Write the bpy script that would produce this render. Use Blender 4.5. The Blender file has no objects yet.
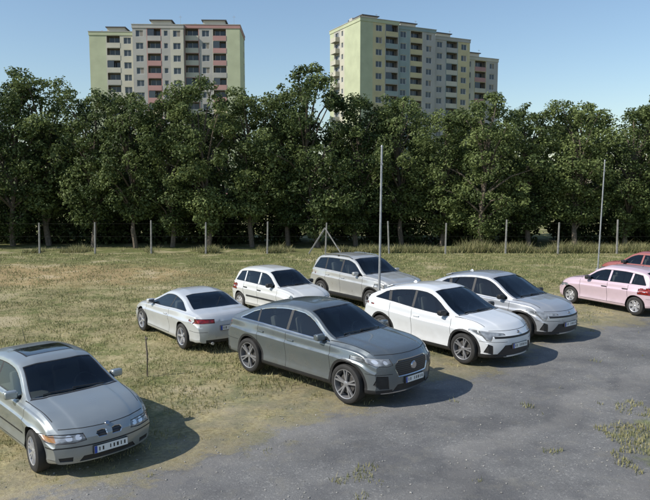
import bpy, bmesh, math, random
import numpy as np
from mathutils import Vector, Matrix, noise
from mathutils.bvhtree import BVHTree
random.seed(5); RNG=np.random.default_rng(7)
scene=bpy.context.scene
COL=scene.collection
R=math.radians
# ------------------------------------------------------------------ materials
MATS={}
def nodes_of(m):
    m.use_nodes=True
    return m.node_tree, m.node_tree.nodes, m.node_tree.links
def pmat(name,col,rough=.5,metal=0.,coat=0.,spec=.5,noise_amt=0.,nscale=8.,bump=0.,bscale=60.):
    if name in MATS: return MATS[name]
    m=bpy.data.materials.new(name); nt,N,L=nodes_of(m); b=N['Principled BSDF']
    b.inputs['Base Color'].default_value=(*col,1); b.inputs['Roughness'].default_value=rough
    b.inputs['Metallic'].default_value=metal
    b.inputs['Coat Weight'].default_value=coat; b.inputs['Coat Roughness'].default_value=.06
    b.inputs['Specular IOR Level'].default_value=spec
    if noise_amt>0:
        tc=N.new('ShaderNodeTexCoord'); n=N.new('ShaderNodeTexNoise'); n.inputs['Scale'].default_value=nscale
        n.inputs['Detail'].default_value=6
        L.new(tc.outputs['Object'],n.inputs['Vector'])
        mr=N.new('ShaderNodeMapRange'); mr.inputs[1].default_value=.3; mr.inputs[2].default_value=.7
        mr.inputs[3].default_value=1-noise_amt; mr.inputs[4].default_value=1+noise_amt
        L.new(n.outputs[0],mr.inputs[0])
        mx=N.new('ShaderNodeVectorMath'); mx.operation='SCALE'; mx.inputs[0].default_value=col
        L.new(mr.outputs[0],mx.inputs['Scale']); L.new(mx.outputs[0],b.inputs['Base Color'])
    if bump>0:
        tc=N.new('ShaderNodeTexCoord'); n=N.new('ShaderNodeTexNoise'); n.inputs['Scale'].default_value=bscale
        L.new(tc.outputs['Object'],n.inputs['Vector'])
        bp=N.new('ShaderNodeBump'); bp.inputs['Strength'].default_value=bump; bp.inputs['Distance'].default_value=.02
        L.new(n.outputs[0],bp.inputs['Height']); L.new(bp.outputs[0],b.inputs['Normal'])
    MATS[name]=m; return m
def paint_mat(name,col,metal=.0,rough=.35):
    """car paint outside, grey headliner on the inner side of the sheet metal, dust near the sills"""
    m=bpy.data.materials.new(name); nt,N,L=nodes_of(m); b=N['Principled BSDF']
    b.inputs['Metallic'].default_value=metal; b.inputs['Roughness'].default_value=rough
    b.inputs['Coat Weight'].default_value=.8; b.inputs['Coat Roughness'].default_value=.05
    tc=N.new('ShaderNodeTexCoord'); sp=N.new('ShaderNodeSeparateXYZ'); L.new(tc.outputs['Object'],sp.inputs[0])
    n=N.new('ShaderNodeTexNoise'); n.inputs['Scale'].default_value=5; n.inputs['Detail'].default_value=8
    L.new(tc.outputs['Object'],n.inputs['Vector'])
    a=N.new('ShaderNodeMath'); a.operation='MULTIPLY_ADD'; a.inputs[1].default_value=.5; L.new(n.outputs[0],a.inputs[0]); L.new(sp.outputs[2],a.inputs[2])
    mr=N.new('ShaderNodeMapRange'); mr.inputs[1].default_value=.45; mr.inputs[2].default_value=.95
    mr.inputs[3].default_value=.30; mr.inputs[4].default_value=.03; L.new(a.outputs[0],mr.inputs[0])
    mx=N.new('ShaderNodeMixRGB'); mx.inputs[1].default_value=(*col,1); mx.inputs[2].default_value=(.24,.21,.17,1)
    L.new(mr.outputs[0],mx.inputs[0])
    g=N.new('ShaderNodeNewGeometry'); m2=N.new('ShaderNodeMixRGB'); m2.inputs[2].default_value=(.06,.06,.06,1)
    L.new(g.outputs['Backfacing'],m2.inputs[0]); L.new(mx.outputs[0],m2.inputs[1])
    L.new(m2.outputs[0],b.inputs['Base Color'])
    r2=N.new('ShaderNodeMapRange'); r2.inputs[1].default_value=.3;r2.inputs[2].default_value=.7
    r2.inputs[3].default_value=rough-.06;r2.inputs[4].default_value=rough+.1; L.new(n.outputs[0],r2.inputs[0]); L.new(r2.outputs[0],b.inputs['Roughness'])
    return m
def glass_mat():
    m=bpy.data.materials.new('car_glass'); nt,N,L=nodes_of(m); N.remove(N['Principled BSDF']); out=N['Material Output']
    t=N.new('ShaderNodeBsdfTransparent'); t.inputs[0].default_value=(.50,.55,.53,1)
    g=N.new('ShaderNodeBsdfGlossy'); g.inputs['Roughness'].default_value=.03; g.inputs[0].default_value=(.9,.95,1,1)
    lw=N.new('ShaderNodeFresnel'); lw.inputs[0].default_value=1.6
    mx=N.new('ShaderNodeMixShader'); L.new(lw.outputs[0],mx.inputs[0]); L.new(t.outputs[0],mx.inputs[1]); L.new(g.outputs[0],mx.inputs[2])
    L.new(mx.outputs[0],out.inputs[0]); return m
def lamp_mat(name,c1,c2,scale=30):
    m=bpy.data.materials.new(name); nt,N,L=nodes_of(m); b=N['Principled BSDF']
    tc=N.new('ShaderNodeTexCoord'); v=N.new('ShaderNodeTexVoronoi'); v.inputs['Scale'].default_value=scale; v.feature='SMOOTH_F1'
    L.new(tc.outputs['Object'],v.inputs['Vector'])
    mr=N.new('ShaderNodeMixRGB'); mr.inputs[1].default_value=(*c1,1); mr.inputs[2].default_value=(*c2,1)
    mm=N.new('ShaderNodeMapRange'); mm.inputs[1].default_value=.15; mm.inputs[2].default_value=.6; L.new(v.outputs[0],mm.inputs[0]); L.new(mm.outputs[0],mr.inputs[0])
    L.new(mr.outputs[0],b.inputs['Base Color']); b.inputs['Roughness'].default_value=.3; b.inputs['Metallic'].default_value=.2
    b.inputs['Coat Weight'].default_value=1.; b.inputs['Coat Roughness'].default_value=.02
    return m
def grille_mat():
    m=bpy.data.materials.new('grille'); nt,N,L=nodes_of(m); b=N['Principled BSDF']
    tc=N.new('ShaderNodeTexCoord'); w=N.new('ShaderNodeTexWave'); w.bands_direction='Z'; w.inputs['Scale'].default_value=9
    L.new(tc.outputs['Object'],w.inputs['Vector'])
    cr=N.new('ShaderNodeMixRGB'); cr.inputs[1].default_value=(.006,.006,.007,1); cr.inputs[2].default_value=(.05,.05,.055,1)
    L.new(w.outputs[1],cr.inputs[0]); L.new(cr.outputs[0],b.inputs['Base Color']); b.inputs['Roughness'].default_value=.4
    return m
GLASS=glass_mat(); BLACK=pmat('black_plastic',(.018,.018,.019),.55,noise_amt=.25); GAP=pmat('panel_gap',(.006,.006,.006),.8)
HEAD=lamp_mat('headlamp',(.34,.36,.38),(.13,.14,.15),12); TAIL=lamp_mat('tail_lamp',(.35,.008,.006),(.12,.004,.004),14)
AMBER=pmat('amber_lamp',(.34,.17,.07),.25,coat=1); LENS=pmat('headlamp_lens',(.72,.74,.76),.12,metal=.5,coat=1)
CHROME=pmat('chrome',(.6,.6,.62),.2,metal=1); PLATE=pmat('plate_white',(.72,.72,.70),.4); PLBLUE=pmat('plate_blue',(.02,.06,.35),.4); PLINK=pmat('plate_ink',(.02,.02,.02),.5)
UNDER=pmat('underbody',(.01,.01,.01),.9); TYRE=pmat('tyre',(.022,.021,.02),.8,noise_amt=.3); GRILLE=grille_mat()
ALLOY=pmat('alloy',(.5,.5,.52),.35,metal=.6); DISC=pmat('brake_disc',(.09,.085,.08),.5,metal=.4); SEAT=pmat('seat_cloth',(.15,.15,.155),.85)
ALLOYM=pmat('alloy_machined',(.30,.30,.31),.35,metal=.5)
# ------------------------------------------------------------------ helpers
def pch(tab):
    X=np.array([p[0] for p in tab],float); Y=np.array([p[1] for p in tab],float)
    h=np.diff(X); d=np.diff(Y)/h; n=len(X); m=np.zeros(n)
    for i in range(1,n-1):
        if d[i-1]*d[i]>0:
            w1=2*h[i]+h[i-1]; w2=h[i]+2*h[i-1]; m[i]=(w1+w2)/(w1/d[i-1]+w2/d[i])
    m[0]=d[0]; m[-1]=d[-1]
    def f(x):
        x=min(max(x,X[0]),X[-1]); i=min(max(int(np.searchsorted(X,x))-1,0),n-2)
        t=(x-X[i])/h[i]; t2=t*t; t3=t2*t
        return float((2*t3-3*t2+1)*Y[i]+(t3-2*t2+t)*h[i]*m[i]+(-2*t3+3*t2)*Y[i+1]+(t3-t2)*h[i]*m[i+1])
    return f
def sm(t): t=min(max(t,0),1); return t*t*(3-2*t)
def chaikin(P,it=2):
    for _ in range(it):
        Q=[P[0]]
        for a,b in zip(P[:-1],P[1:]):
            Q.append((a[0]*.75+b[0]*.25,a[1]*.75+b[1]*.25)); Q.append((a[0]*.25+b[0]*.75,a[1]*.25+b[1]*.75))
        Q.append(P[-1]); P=Q
    return P
def obj_from_bm(bm,name,mats,parent=None,smooth=None,loc=None,rot=None):
    me=bpy.data.meshes.new(name); bm.to_mesh(me); bm.free()
    for m in mats: me.materials.append(m)
    if smooth is not None:
        for p in me.polygons: p.use_smooth=True
        me.set_sharp_from_angle(angle=R(smooth))
    o=bpy.data.objects.new(name,me); COL.objects.link(o)
    if parent: o.parent=parent
    if loc is not None: o.location=loc
    if rot is not None: o.rotation_euler=rot
    return o
def empty(name,loc=(0,0,0),rz=0):
    e=bpy.data.objects.new(name,None); e.empty_display_size=.3; e.location=loc; e.rotation_euler=(0,0,rz); COL.objects.link(e); return e
def bbox_add(bm,c,s,mat=0,bev=0.,seg=2,M=None,taper=None):
    r=bmesh.ops.create_cube(bm,size=1.0); vs=r['verts']
    for v in vs:
        v.co=Vector((v.co.x*s[0],v.co.y*s[1],v.co.z*s[2]))
        if taper and v.co.z>0: v.co.x*=taper[0]; v.co.y*=taper[1]
    fs=set(f for v in vs for f in v.link_faces); es=set(e for v in vs for e in v.link_edges)
    for f in fs: f.material_index=mat
    allv=set(vs)
    if bev>0:
        rr=bmesh.ops.bevel(bm,geom=list(es),offset=bev,segments=seg,affect='EDGES',profile=.6)
        allv=set(v for v in rr['verts'])|set(v for v in vs if v.is_valid)
        for f in rr['faces']: f.material_index=mat
        seen=set(allv); st=list(allv)
        while st:
            v=st.pop()
            for e in v.link_edges:
                w=e.other_vert(v)
                if w not in seen: seen.add(w); st.append(w)
        allv=seen
    T=Matrix.Translation(c)
    if M is not None: T=T@M.to_4x4()
    for v in allv: v.co=T@v.co
    return allv
def pip(px,py,poly):
    c=False; n=len(poly); j=n-1
    for i in range(n):
        xi,yi=poly[i]; xj,yj=poly[j]
        if (yi>py)!=(yj>py) and px<(xj-xi)*(py-yi)/(yj-yi)+xi: c=not c
        j=i
    return c
VIEW={'side':(0,2),'top':(0,1),'front':(1,2),'rear':(1,2)}
def ncond(f,view,thr):
    n=f.normal
    if view=='side': return n.y>thr
    if view=='top': return n.z>thr
    if view=='front': return n.x>thr
    return n.x<-thr
def region(bm,view,poly,mat,thr=.25,inset=None,rim=2,lim=None,delete=False,anynormal=False,depth=-.006):
    a,b=VIEW[view]; mnx=min(p[0] for p in poly);mxx=max(p[0] for p in poly);mny=min(p[1] for p in poly);mxy=max(p[1] for p in poly)
    def bb(f):
        xs=[v.co[a] for v in f.verts]; ys=[v.co[b] for v in f.verts]; return min(xs),max(xs),min(ys),max(ys)
    def ok(f):
        if not anynormal and not ncond(f,view,thr): return False
        if lim and not lim(f.calc_center_median()): return False
        return True
    cand=set()
    for f in bm.faces:
        q=bb(f)
        if q[1]<mnx or q[0]>mxx or q[3]<mny or q[2]>mxy: continue
        if ok(f): cand.add(f)
    n=len(poly)
    for i in range(n):
        p=poly[i]; q=poly[(i+1)%n]; dx=q[0]-p[0]; dy=q[1]-p[1]
        if abs(dx)+abs(dy)<1e-6: continue
        e0,e1=min(p[0],q[0])-.004,max(p[0],q[0])+.004; f0,f1=min(p[1],q[1])-.004,max(p[1],q[1])+.004
        sub=[]
        for f in cand:
            w=bb(f)
            if w[1]<e0 or w[0]>e1 or w[3]<f0 or w[2]>f1: continue
            sub.append(f)
        if not sub: continue
        co=Vector((0,0,0)); no=Vector((0,0,0)); co[a]=p[0];co[b]=p[1]; no[a]=-dy;no[b]=dx; no.normalize()
        g=set(sub)
        for f in sub: g.update(f.edges); g.update(f.verts)
        res=bmesh.ops.bisect_plane(bm,geom=list(g),dist=1e-5,plane_co=co,plane_no=no)
        cand=set(f for f in cand if f.is_valid)
        cand.update(x for x in res['geom'] if isinstance(x,bmesh.types.BMFace))
    sel=[]
    for f in cand:
        c=f.calc_center_median()
        if pip(c[a],c[b],poly): sel.append(f)
    if delete:
        bmesh.ops.delete(bm,geom=sel,context='FACES'); return []
    for f in sel: f.material_index=mat
    if inset and sel:
        r=bmesh.ops.inset_region(bm,faces=sel,thickness=inset,depth=depth,use_boundary=False,use_even_offset=False)
        for f in r['faces']: f.material_index=rim
    return sel
def strip(p,q,w=.011):
    d=Vector((q[0]-p[0],q[1]-p[1])); d.normalize(); n=Vector((-d.y,d.x))*w/2
    return [(p[0]+n.x,p[1]+n.y),(q[0]+n.x,q[1]+n.y),(q[0]-n.x,q[1]-n.y),(p[0]-n.x,p[1]-n.y)]
def circ(y,z,r,n=12): return [(y+r*math.cos(2*math.pi*k/n),z+r*math.sin(2*math.pi*k/n)) for k in range(n)]
# ------------------------------------------------------------------ wheels
def wheel_mesh(r,w,nsp,style,alloy,rimf=.70):
    bm=bmesh.new(); rr=r*rimf; seg=40
    prof=[(rr-.005,-w/2+.015),(rr+.01,-w/2),(r-.03,-w/2),(r-.006,-w/2+.02),(r,-w/2+.05),(r,w/2-.05),(r-.006,w/2-.02),(r-.03,w/2-.002),(rr+.025,w/2),(rr+.006,w/2-.004),(rr,w/2-.014)]
    rim=[(rr,w/2-.014),(rr-.004,w/2-.006),(rr-.018,w/2-.012),(rr-.022,w/2-.04),(rr-.035,w/2-.14)]
    def lathe(pr,mat):
        rows=[]
        for (ra,y) in pr:
            rows.append([bm.verts.new((ra*math.cos(2*math.pi*k/seg),y,ra*math.sin(2*math.pi*k/seg))) for k in range(seg)])
        for i in range(len(pr)-1):
            for k in range(seg):
                f=bm.faces.new((rows[i][k],rows[i+1][k],rows[i+1][(k+1)%seg],rows[i][(k+1)%seg])); f.material_index=mat
        return rows
    lathe(prof,0); lathe(rim,1)
    lathe([(rr-.03,w/2-.12),(.09,w/2-.11),(.02,w/2-.11)],2)
    lathe([(rr*.66,w/2-.085),(rr*.64,w/2-.08),(.05,w/2-.08)],3)
    lathe([(rr*.22,w/2-.06),(rr*.2,w/2-.03),(rr*.1,w/2-.018),(.004,w/2-.016)],1)
    for k in range(nsp):
        ang=2*math.pi*k/nsp
        subs=[0] if style!='double' else [-.15,.15]
        for s in subs:
            a=ang+s; w0=.026 if style=='double' else .04; w1=.020 if style=='double' else .03
            if style=='cover': w0,w1=.045,.075
            L0,L1=rr*.15,rr-.012
            d=Vector((math.cos(a),0,math.sin(a))); t=Vector((-math.sin(a),0,math.cos(a)))
            d0=Vector((math.cos(ang+s*.35),0,math.sin(ang+s*.35))) if style=='double' else d
            pts=[]
            for (ra,ww,y,dd) in ((L0,w0,w/2-.03,d0),(L1,w1,w/2-.012,d)):
                for (sg,yy) in ((-1,y-.03),(-.7,y),(.7,y),(1,y-.03)):
                    pts.append(bm.verts.new(dd*ra+t*ww*sg*.8+Vector((0,yy,0))))
            for i in range(3):
                f=bm.faces.new((pts[i],pts[i+1],pts[i+5],pts[i+4])); f.material_index=1
    bmesh.ops.recalc_face_normals(bm,faces=bm.faces)
    me=bpy.data.meshes.new('wheel'); bm.to_mesh(me); bm.free()
    for m in (TYRE,alloy,UNDER,DISC): me.materials.append(m)
    for p in me.polygons: p.use_smooth=True
    me.set_sharp_from_angle(angle=R(35)); return me
# ------------------------------------------------------------------ cars
def build_car(S,loc,head,name):
    a=S['a'];nose=S['nose'];tail=S['tail'];W=S['W'];r=S['r'];top=pch(S['top']);beltf=pch(S['belt'])
    sill=S.get('sill',.2);wroof=S['wroof'];kf=S.get('kf',.26);kr=S.get('kr',.16);rk=S.get('rk',.05)
    Gmax=max(top(x)-beltf(x) for x in np.linspace(-a,a*.3,20)); ws0=W-.055
    tum=(ws0-.05-wroof)/Gmax
    def core(x):
        T=top(x);B=min(beltf(x),T-.03)
        ef=(1-min((nose-x)/.2,1))**2; er=(1-min((x-tail)/.2,1))**2; e=max(ef,er)
        tp=(1-.05*sm((x-a*.7)/(nose-a*.7)))*(1-.05*sm((-a*.7-x)/(-a*.7-tail)))
        wf=(1-.07*e)*tp
        zb=sill+.025*e+(.05*sm((-x-a)/.5))
        ws=ws0*wf; G=T-B; wr=max(ws-.05-tum*G,.1); cr=.02+.05*min(G/.3,1)
        return T,B,zb,wf,ws,wr,T-cr,cr
    def section(x):
        T,B,zb,wf,ws,wr,zr,cr=core(x)
        fl=.030*(math.exp(-((x-a)/.30)**2)+math.exp(-((x+a)/.30)**2))
        wm=W*wf+fl-.018; wb=(W-.045)*wf+fl*.6; h=B-zb
        x0,y0=ws-.032,B+.008
        tk=.016*(1-sm((abs(x)-a*.75)/.3))
        P=[(0,zb),(wb-.36,zb),(wb-.06,zb),(wb-.01,zb+.03),(wb+.008,zb+.10*min(1,h/.4)),(wb+.004,zb+h*.18),(wm-.022-tk,zb+h*.30),(wm-.012-tk,zb+h*.48),(wm,zb+h*.66),(wm+.010,zb+h*.745),(wm+.010,zb+h*.752),(wm-.022,zb+h*.80),(ws+.012,zb+h*.955),(ws,B-.006),(x0,y0)]
        for t in (.12,.4,.7,.93): P.append((x0+(wr-x0)*t,y0+(zr-y0)*t))
        hc=sm((x-a*.55)/.3)*.010
        P+=[(wr,zr),(wr-.06,zr+cr*.38),(wr*.66,T-cr*.22-hc),(wr*.60,T-cr*.12),(wr*.5,T-cr*.06),(wr*.25,T-.002),(0,T)]
        return chaikin(P,2)
    def warp(x,y,z):
        g=sm((x-(nose-.85))/.85); x2=x-kf*g*min(abs(y)/W,1.05)**2.4
        g2=sm((x-(nose-.3))/.3); x2-=g2*rk*((z-S.get('zn',.48))/.3)**2
        g=sm(((tail+.6)-x)/.6); x2+=kr*g*min(abs(y)/W,1.05)**2.6
        g2=sm(((tail+.3)-x)/.3); x2+=g2*.03*((z-.5)/.3)**2
        return (x2,y,z)
    xs=set(np.round(np.linspace(tail,nose,56),4)); 
    for d in (.02,.05,.09,.13,.17): xs.add(round(nose-d,4)); xs.add(round(tail+d,4))
    for p in S['top']: xs.add(round(p[0],4))
    xs=sorted(xs); xs=[x for i,x in enumerate(xs) if i==0 or x-xs[i-1]>.008 or x in(nose,tail)]
    bm=bmesh.new(); grid=[]
    for x in xs: grid.append([bm.verts.new(warp(x,y,z)) for (y,z) in section(x)])
    for i in range(len(xs)-1):
        for j in range(len(grid[0])-1):
            bm.faces.new((grid[i][j],grid[i+1][j],grid[i+1][j+1],grid[i][j+1]))
    for end,x in ((0,xs[0]),(-1,xs[-1])):
        sec=section(x); ring=grid[end]; nb=8; rows=[]
        for j,(y,z) in enumerate(sec):
            rows.append([ring[j] if k==nb or y<1e-6 else bm.verts.new(warp(x,y*k/nb,z)) for k in range(nb+1)])
        for j in range(len(sec)-1):
            if abs(sec[j][1]-sec[j+1][1])<1e-5: continue
            for k in range(nb):
                vs=[rows[j][k],rows[j][k+1],rows[j+1][k+1],rows[j+1][k]]
                vs=[v for i,v in enumerate(vs) if v not in vs[:i]]
                if len(vs)<3: continue
                if end==0: vs=vs[::-1]
                try: bm.faces.new(vs)
                except: pass
    bmesh.ops.remove_doubles(bm,verts=bm.verts,dist=2e-4)
    bm.normal_update()
    best=max(bm.faces,key=lambda f:f.calc_center_median().y)
    if best.normal.y<0: bmesh.ops.reverse_faces(bm,faces=bm.faces)
    bm.normal_update()
    for f in bm.faces:
        c=f.calc_center_median()
        if (c.x>nose-.001-kf and f.normal.x<-.5 ) or (c.x<tail+kr and f.normal.x>.5): f.normal_flip()
    bm.normal_update()
    for f in bm.faces:
        if f.normal.z<-.6: f.material_index=8
    if 'clad' in S:
        zc=S['clad']; region(bm,'side',[(tail-.1,0),(nose+.1,0),(nose+.1,zc+.0),(a+.5,zc),(-a-.5,zc),(tail-.1,zc+.05)],2,thr=.3)
        for s in(-1,1):
            cc=[(s*a+(r+.105)*math.cos(t),r+(r+.105)*math.sin(t)) for t in np.linspace(0,2*math.pi,28,endpoint=False)]
            region(bm,'side',cc,2,thr=.3)
    xf,xrb,xrt=S['dlo']; 
    def railz(x): return core(x)[6]
    def bz(x): return core(x)[1]
    bot=lambda x: bz(x)+.03
    topp=[]; 
    for x in np.linspace(xf,xrt,16):
        z=railz(x)-S.get('dtop',.055)
        if z>bot(x)+.02: topp.append((float(x),z))
    x0=topp[0][0]
    poly=[(x0+.03,bot(x0))]+topp+[( (xrb+xrt)/2-.01,(bot(xrb)+topp[-1][1])/2 ),(xrb,bot(xrb)+.02)]+[(float(x),bot(x)) for x in np.linspace(xrb+.02,x0,8)[:-1]]
    region(bm,'side',poly,1,thr=.2,inset=.014,rim=S.get('rimmat',2))
    for (xp,w,lean) in S['pillars']:
        zt0,zt1=bz(xp)+.045,railz(xp)-.07
        region(bm,'side',[(xp-w/2,zt0),(xp+w/2,zt0),(xp+w/2+lean,zt1),(xp-w/2+lean,zt1)],S.get('pilmat',2),thr=.2)
    def topglass(xa,xb,bow_a,bow_b,mar=.05):
        pts=[]; X=np.linspace(xa,xb,12)
        for x in X: pts.append((float(x),core(x)[5]-mar))
        A=[(xa+bow_a*(1-t*t)*(1),pts[0][1]*t) for t in (0,.35,.7)]
        Bp=[(xb+bow_b*(1-t*t),pts[-1][1]*t) for t in (.7,.35,0)]
        return [(A[0][0],-.01)]+A+pts+Bp+[(Bp[-1][0],-.01)]
    xc,xh=S['ws']; region(bm,'top',topglass(xc,xh,.07,.04),1,thr=.12,inset=.016,rim=2,lim=lambda c:xh-.2<c.x<xc+.3)
    x1,x2=S['rg']; region(bm,'top',topglass(x2,x1,-.05,-.02,S.get('rgm',.07)),1,thr=.05,inset=.016,rim=2,lim=lambda c:x2-.2<c.x<x1+.2)
    ww=core(xc)[5]
    region(bm,'top',[(xc+.072,-.01),(xc+.065,ww*.4),(xc+.035,ww*.75),(xc+.0,ww-.04),(xc+.035,ww-.02),(xc+.075,ww*.75),(xc+.105,ww*.4),(xc+.115,-.01)],2,thr=.2,lim=lambda c:c.x>xc-.1)
    if 'sunroof' in S:
        s0,s1,sw=S['sunroof']; region(bm,'top',[(s0,-.01),(s0,sw),(s1,sw),(s1,-.01)],2,thr=.5)
        region(bm,'top',[(s0-.03,-.01),(s0-.03,sw-.03),(s1+.02,sw-.03),(s1+.02,-.01)],11,thr=.5)
    for (view,poly,mat,ins,rimm) in S['regs']:
        if view=='front': lim=lambda c:c.x>nose-.75
        elif view=='rear': lim=lambda c:c.x<tail+.55
        else: lim=None
        region(bm,view,poly,mat,thr=.10 if view in('front','rear') else .3,inset=ins,rim=rimm,lim=lim,depth=-.010)
    zt=lambda x: sill+.10
    for x in S['doors']:
        region(bm,'side',strip((x,zt(x)),(x+S.get('dl',0.0),bz(x)+.0)),3,thr=.3)
    region(bm,'side',strip((min(S['doors']),sill+.1),(max(S['doors']),sill+.1)),3,thr=.3)
    yb=core(a)[4]-.07
    region(bm,'top',strip((xc-.05,yb+.01),(nose-.42,yb-.06)),3,thr=.3,lim=lambda c:c.x>xc-.2)
    if 'hz' in S:
        region(bm,'front',strip((-.01,S['hz']),(yb-.08,S['hz']+.015),.009),3,thr=.1,lim=lambda c:c.x>nose-.6)
    region(bm,'side',strip((a+r+.06,S.get('bl',.62)),(nose+.02,S.get('bl',.62)-.02),.009),3,thr=.3,lim=lambda c:c.x>a)
    region(bm,'side',strip((-a-r-.06,S.get('bl',.62)),(tail-.02,S.get('bl',.62)),.009),3,thr=.3,lim=lambda c:c.x<-a)
    ra=r+.045
    for s in(-1,1):
        cc=[(s*a+ra*math.cos(t),r+.01+ra*math.sin(t)) for t in np.linspace(0,2*math.pi,32,endpoint=False)]
        region(bm,'side',cc,0,anynormal=True,lim=lambda c:c.y>W-.40,delete=True)
    ed=[]
    for e in bm.edges:
        if e.is_boundary:
            m=(e.verts[0].co+e.verts[1].co)/2
            if m.y>W-.16:
                for s in(-1,1):
                    if abs(math.hypot(m.x-s*a,m.z-r-.01)-ra)<.03: ed.append(e); break
    rr=bmesh.ops.extrude_edge_only(bm,edges=ed)
    nv=[g for g in rr['geom'] if isinstance(g,bmesh.types.BMVert)]
    for g in rr['geom']:
        if isinstance(g,bmesh.types.BMFace): g.material_index=8
    for v in nv: v.co.y=W-.34
    geo=bm.verts[:]+bm.edges[:]+bm.faces[:]
    d=bmesh.ops.duplicate(bm,geom=geo)
    nf=[g for g in d['geom'] if isinstance(g,bmesh.types.BMFace)]
    for g in d['geom']:
        if isinstance(g,bmesh.types.BMVert): g.co.y=-g.co.y
    bmesh.ops.reverse_faces(bm,faces=nf)
    bmesh.ops.remove_doubles(bm,verts=bm.verts,dist=1e-4)
    bm.normal_update()
    bvh=BVHTree.FromBMesh(bm)
    E=empty(name,loc,head)
    obj_from_bm(bm,'body',[S['paint'],GLASS,BLACK,GAP,HEAD,TAIL,CHROME,GRILLE,UNDER,AMBER,LENS,pmat('sunroof_glass',(.015,.017,.02),.08,coat=1)],E,smooth=32)
    bm=bmesh.new()
    fm=[S['paint'],BLACK,CHROME,PLATE,PLBLUE,PLINK,DISC]
    def hitx(y,z,front=True):
        h=bvh.ray_cast(Vector((4 if front else -4,y,z)),Vector((-1 if front else 1,0,0))); return h[0].x if h[0] else (nose if front else tail)
    def hity(x,z):
        h=bvh.ray_cast(Vector((x,3,z)),Vector((0,-1,0))); return h[0].y if h[0] else W
    for front in(True,False):
        zp=S['plate'][0 if front else 1]; 
        if zp is None: continue
        sg=1 if front else -1; xx=hitx(0,zp,front)+sg*.014
        bbox_add(bm,(xx-sg*.012,0,zp),(.05,.53,.118),1); bbox_add(bm,(xx+sg*.010,0,zp),(.008,.52,.108),3)
        bbox_add(bm,(xx+sg*.013,-sg*.238,zp),(.006,.04,.104),4)
        for k in range(8):
            if k in(2,): continue
            bbox_add(bm,(xx+sg*.013,(-.18+.056*k)*sg,zp),(.006,.016+.012*((k*7)%3)/2,.056),5)
    if 'badge' in S:
        zb_=S['badge']; xx=hitx(0,zb_)
        rr=bmesh.ops.create_cone(bm,cap_ends=True,segments=20,radius1=S.get('badger',.05),radius2=S.get('badger',.05)*.8,depth=.02,matrix=Matrix.Translation((xx+.008,0,zb_))@Matrix.Rotation(R(90-S.get('badget',0)),4,'Y'))
        for v in rr['verts']:
            for f in v.link_faces: f.material_index=2
    for s in(-1,1):
        xm=S['mir']; zm=bz(xm)+.10; ym=hity(xm,bz(xm)+.06)
        bbox_add(bm,(xm-.02,s*(ym+.12),zm),(.13,.20,.125),S.get('mirmat',0),bev=.045,seg=3,M=Matrix.Rotation(s*R(8),3,'Z'))
        bbox_add(bm,(xm-.088,s*(ym+.125),zm),(.01,.155,.09),2,bev=.004,seg=1,M=Matrix.Rotation(s*R(8),3,'Z'))
        bbox_add(bm,(xm,s*(ym+.015),zm-.055),(.07,.09,.035),1,bev=.01)
        for xhd in S['handles']:
            zh=bz(xhd)-.13; yy=hity(xhd,zh); bbox_add(bm,(xhd,s*(yy+.012),zh),(.19,.028,.03),S.get('hmat',0),bev=.01)
        if 'trim' in S:
            zt_=S['trim']; ys=[(x,hity(x,zt_)) for x in np.linspace(-a+r+.1,a-r-.1,9)]
            for (p,q) in zip(ys[:-1],ys[1:]):
                ang=math.atan2(q[1]-p[1],q[0]-p[0])
                bbox_add(bm,((p[0]+q[0])/2,s*((p[1]+q[1])/2+.006),zt_),(q[0]-p[0]+.002,.018,.045),1,M=Matrix.Rotation(s*ang,3,'Z'))
        if S.get('rails'):
            x0,x1=S['rails']; X=np.linspace(x0,x1,9)
            P=[Vector((x,s*(core(x)[5]-.03),core(x)[6]+.055-.04*(abs(2*(x-x0)/(x1-x0)-1)**6))) for x in X]
            for p,q in zip(P[:-1],P[1:]):
                dd=q-p; M=dd.to_track_quat('X','Z').to_matrix(); bbox_add(bm,(p+q)/2,(dd.length+.004,.03,.022),S.get('railmat',1),M=M)
            for p in (P[0],P[4],P[-1]): bbox_add(bm,p-Vector((0,0,.025)),(.08,.03,.05),1)
    for yw in (.35,-.12):
        n=4
        pp=[]
        for t in np.linspace(0,1,n+1):
            y=yw-.5*t+.12; x=xc+.03-.04*t
            h=bvh.ray_cast(Vector((x,y,3)),Vector((0,0,-1)))
            if h[0]: pp.append(h[0]+Vector((0,0,.018)))
        for p,q in zip(pp[:-1],pp[1:]):
            dd=q-p; bbox_add(bm,(p+q)/2,(dd.length,.014,.014),1,M=dd.to_track_quat('X','Z').to_matrix())
    bbox_add(bm,(xh+.10,0,top(xh)-.14),(.03,.22,.06),1,bev=.01)
    xa_=S.get('ant',-a*.75)
    if S.get('fin'): bbox_add(bm,(xa_,0,top(xa_)+.02),(.16,.035,.06),0,bev=.012,taper=(.3,.4))
    else:
        q=Vector((-.18,0,.26)); p=Vector((xa_,0,top(xa_))); bbox_add(bm,p+q/2,(q.length,.006,.006),1,M=q.to_track_quat('X','Z').to_matrix())
    if 'spoiler' in S:
        sx,sz,sw=S['spoiler']; bbox_add(bm,(sx,0,sz),(.22,sw*2,.03),0,bev=.012,M=Matrix.Rotation(R(-S.get('spa',10)),3,'Y'))
    if 'exh' in S:
        for yy in S['exh']:
            bmesh.ops.create_cone(bm,cap_ends=True,segments=16,radius1=.035,radius2=.035,depth=.14,matrix=Matrix.Translation((tail+.1,yy,.24))@Matrix.Rotation(R(90),4,'Y'))
    obj_from_bm(bm,'fittings',fm,E,smooth=35)
    bm=bmesh.new(); fl=bz(0)-.38
    bbox_add(bm,(0,0,(sill+.04+fl)/2),((a-.05)*2+.3,(W-.36)*2,fl-sill-.04),0)
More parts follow.
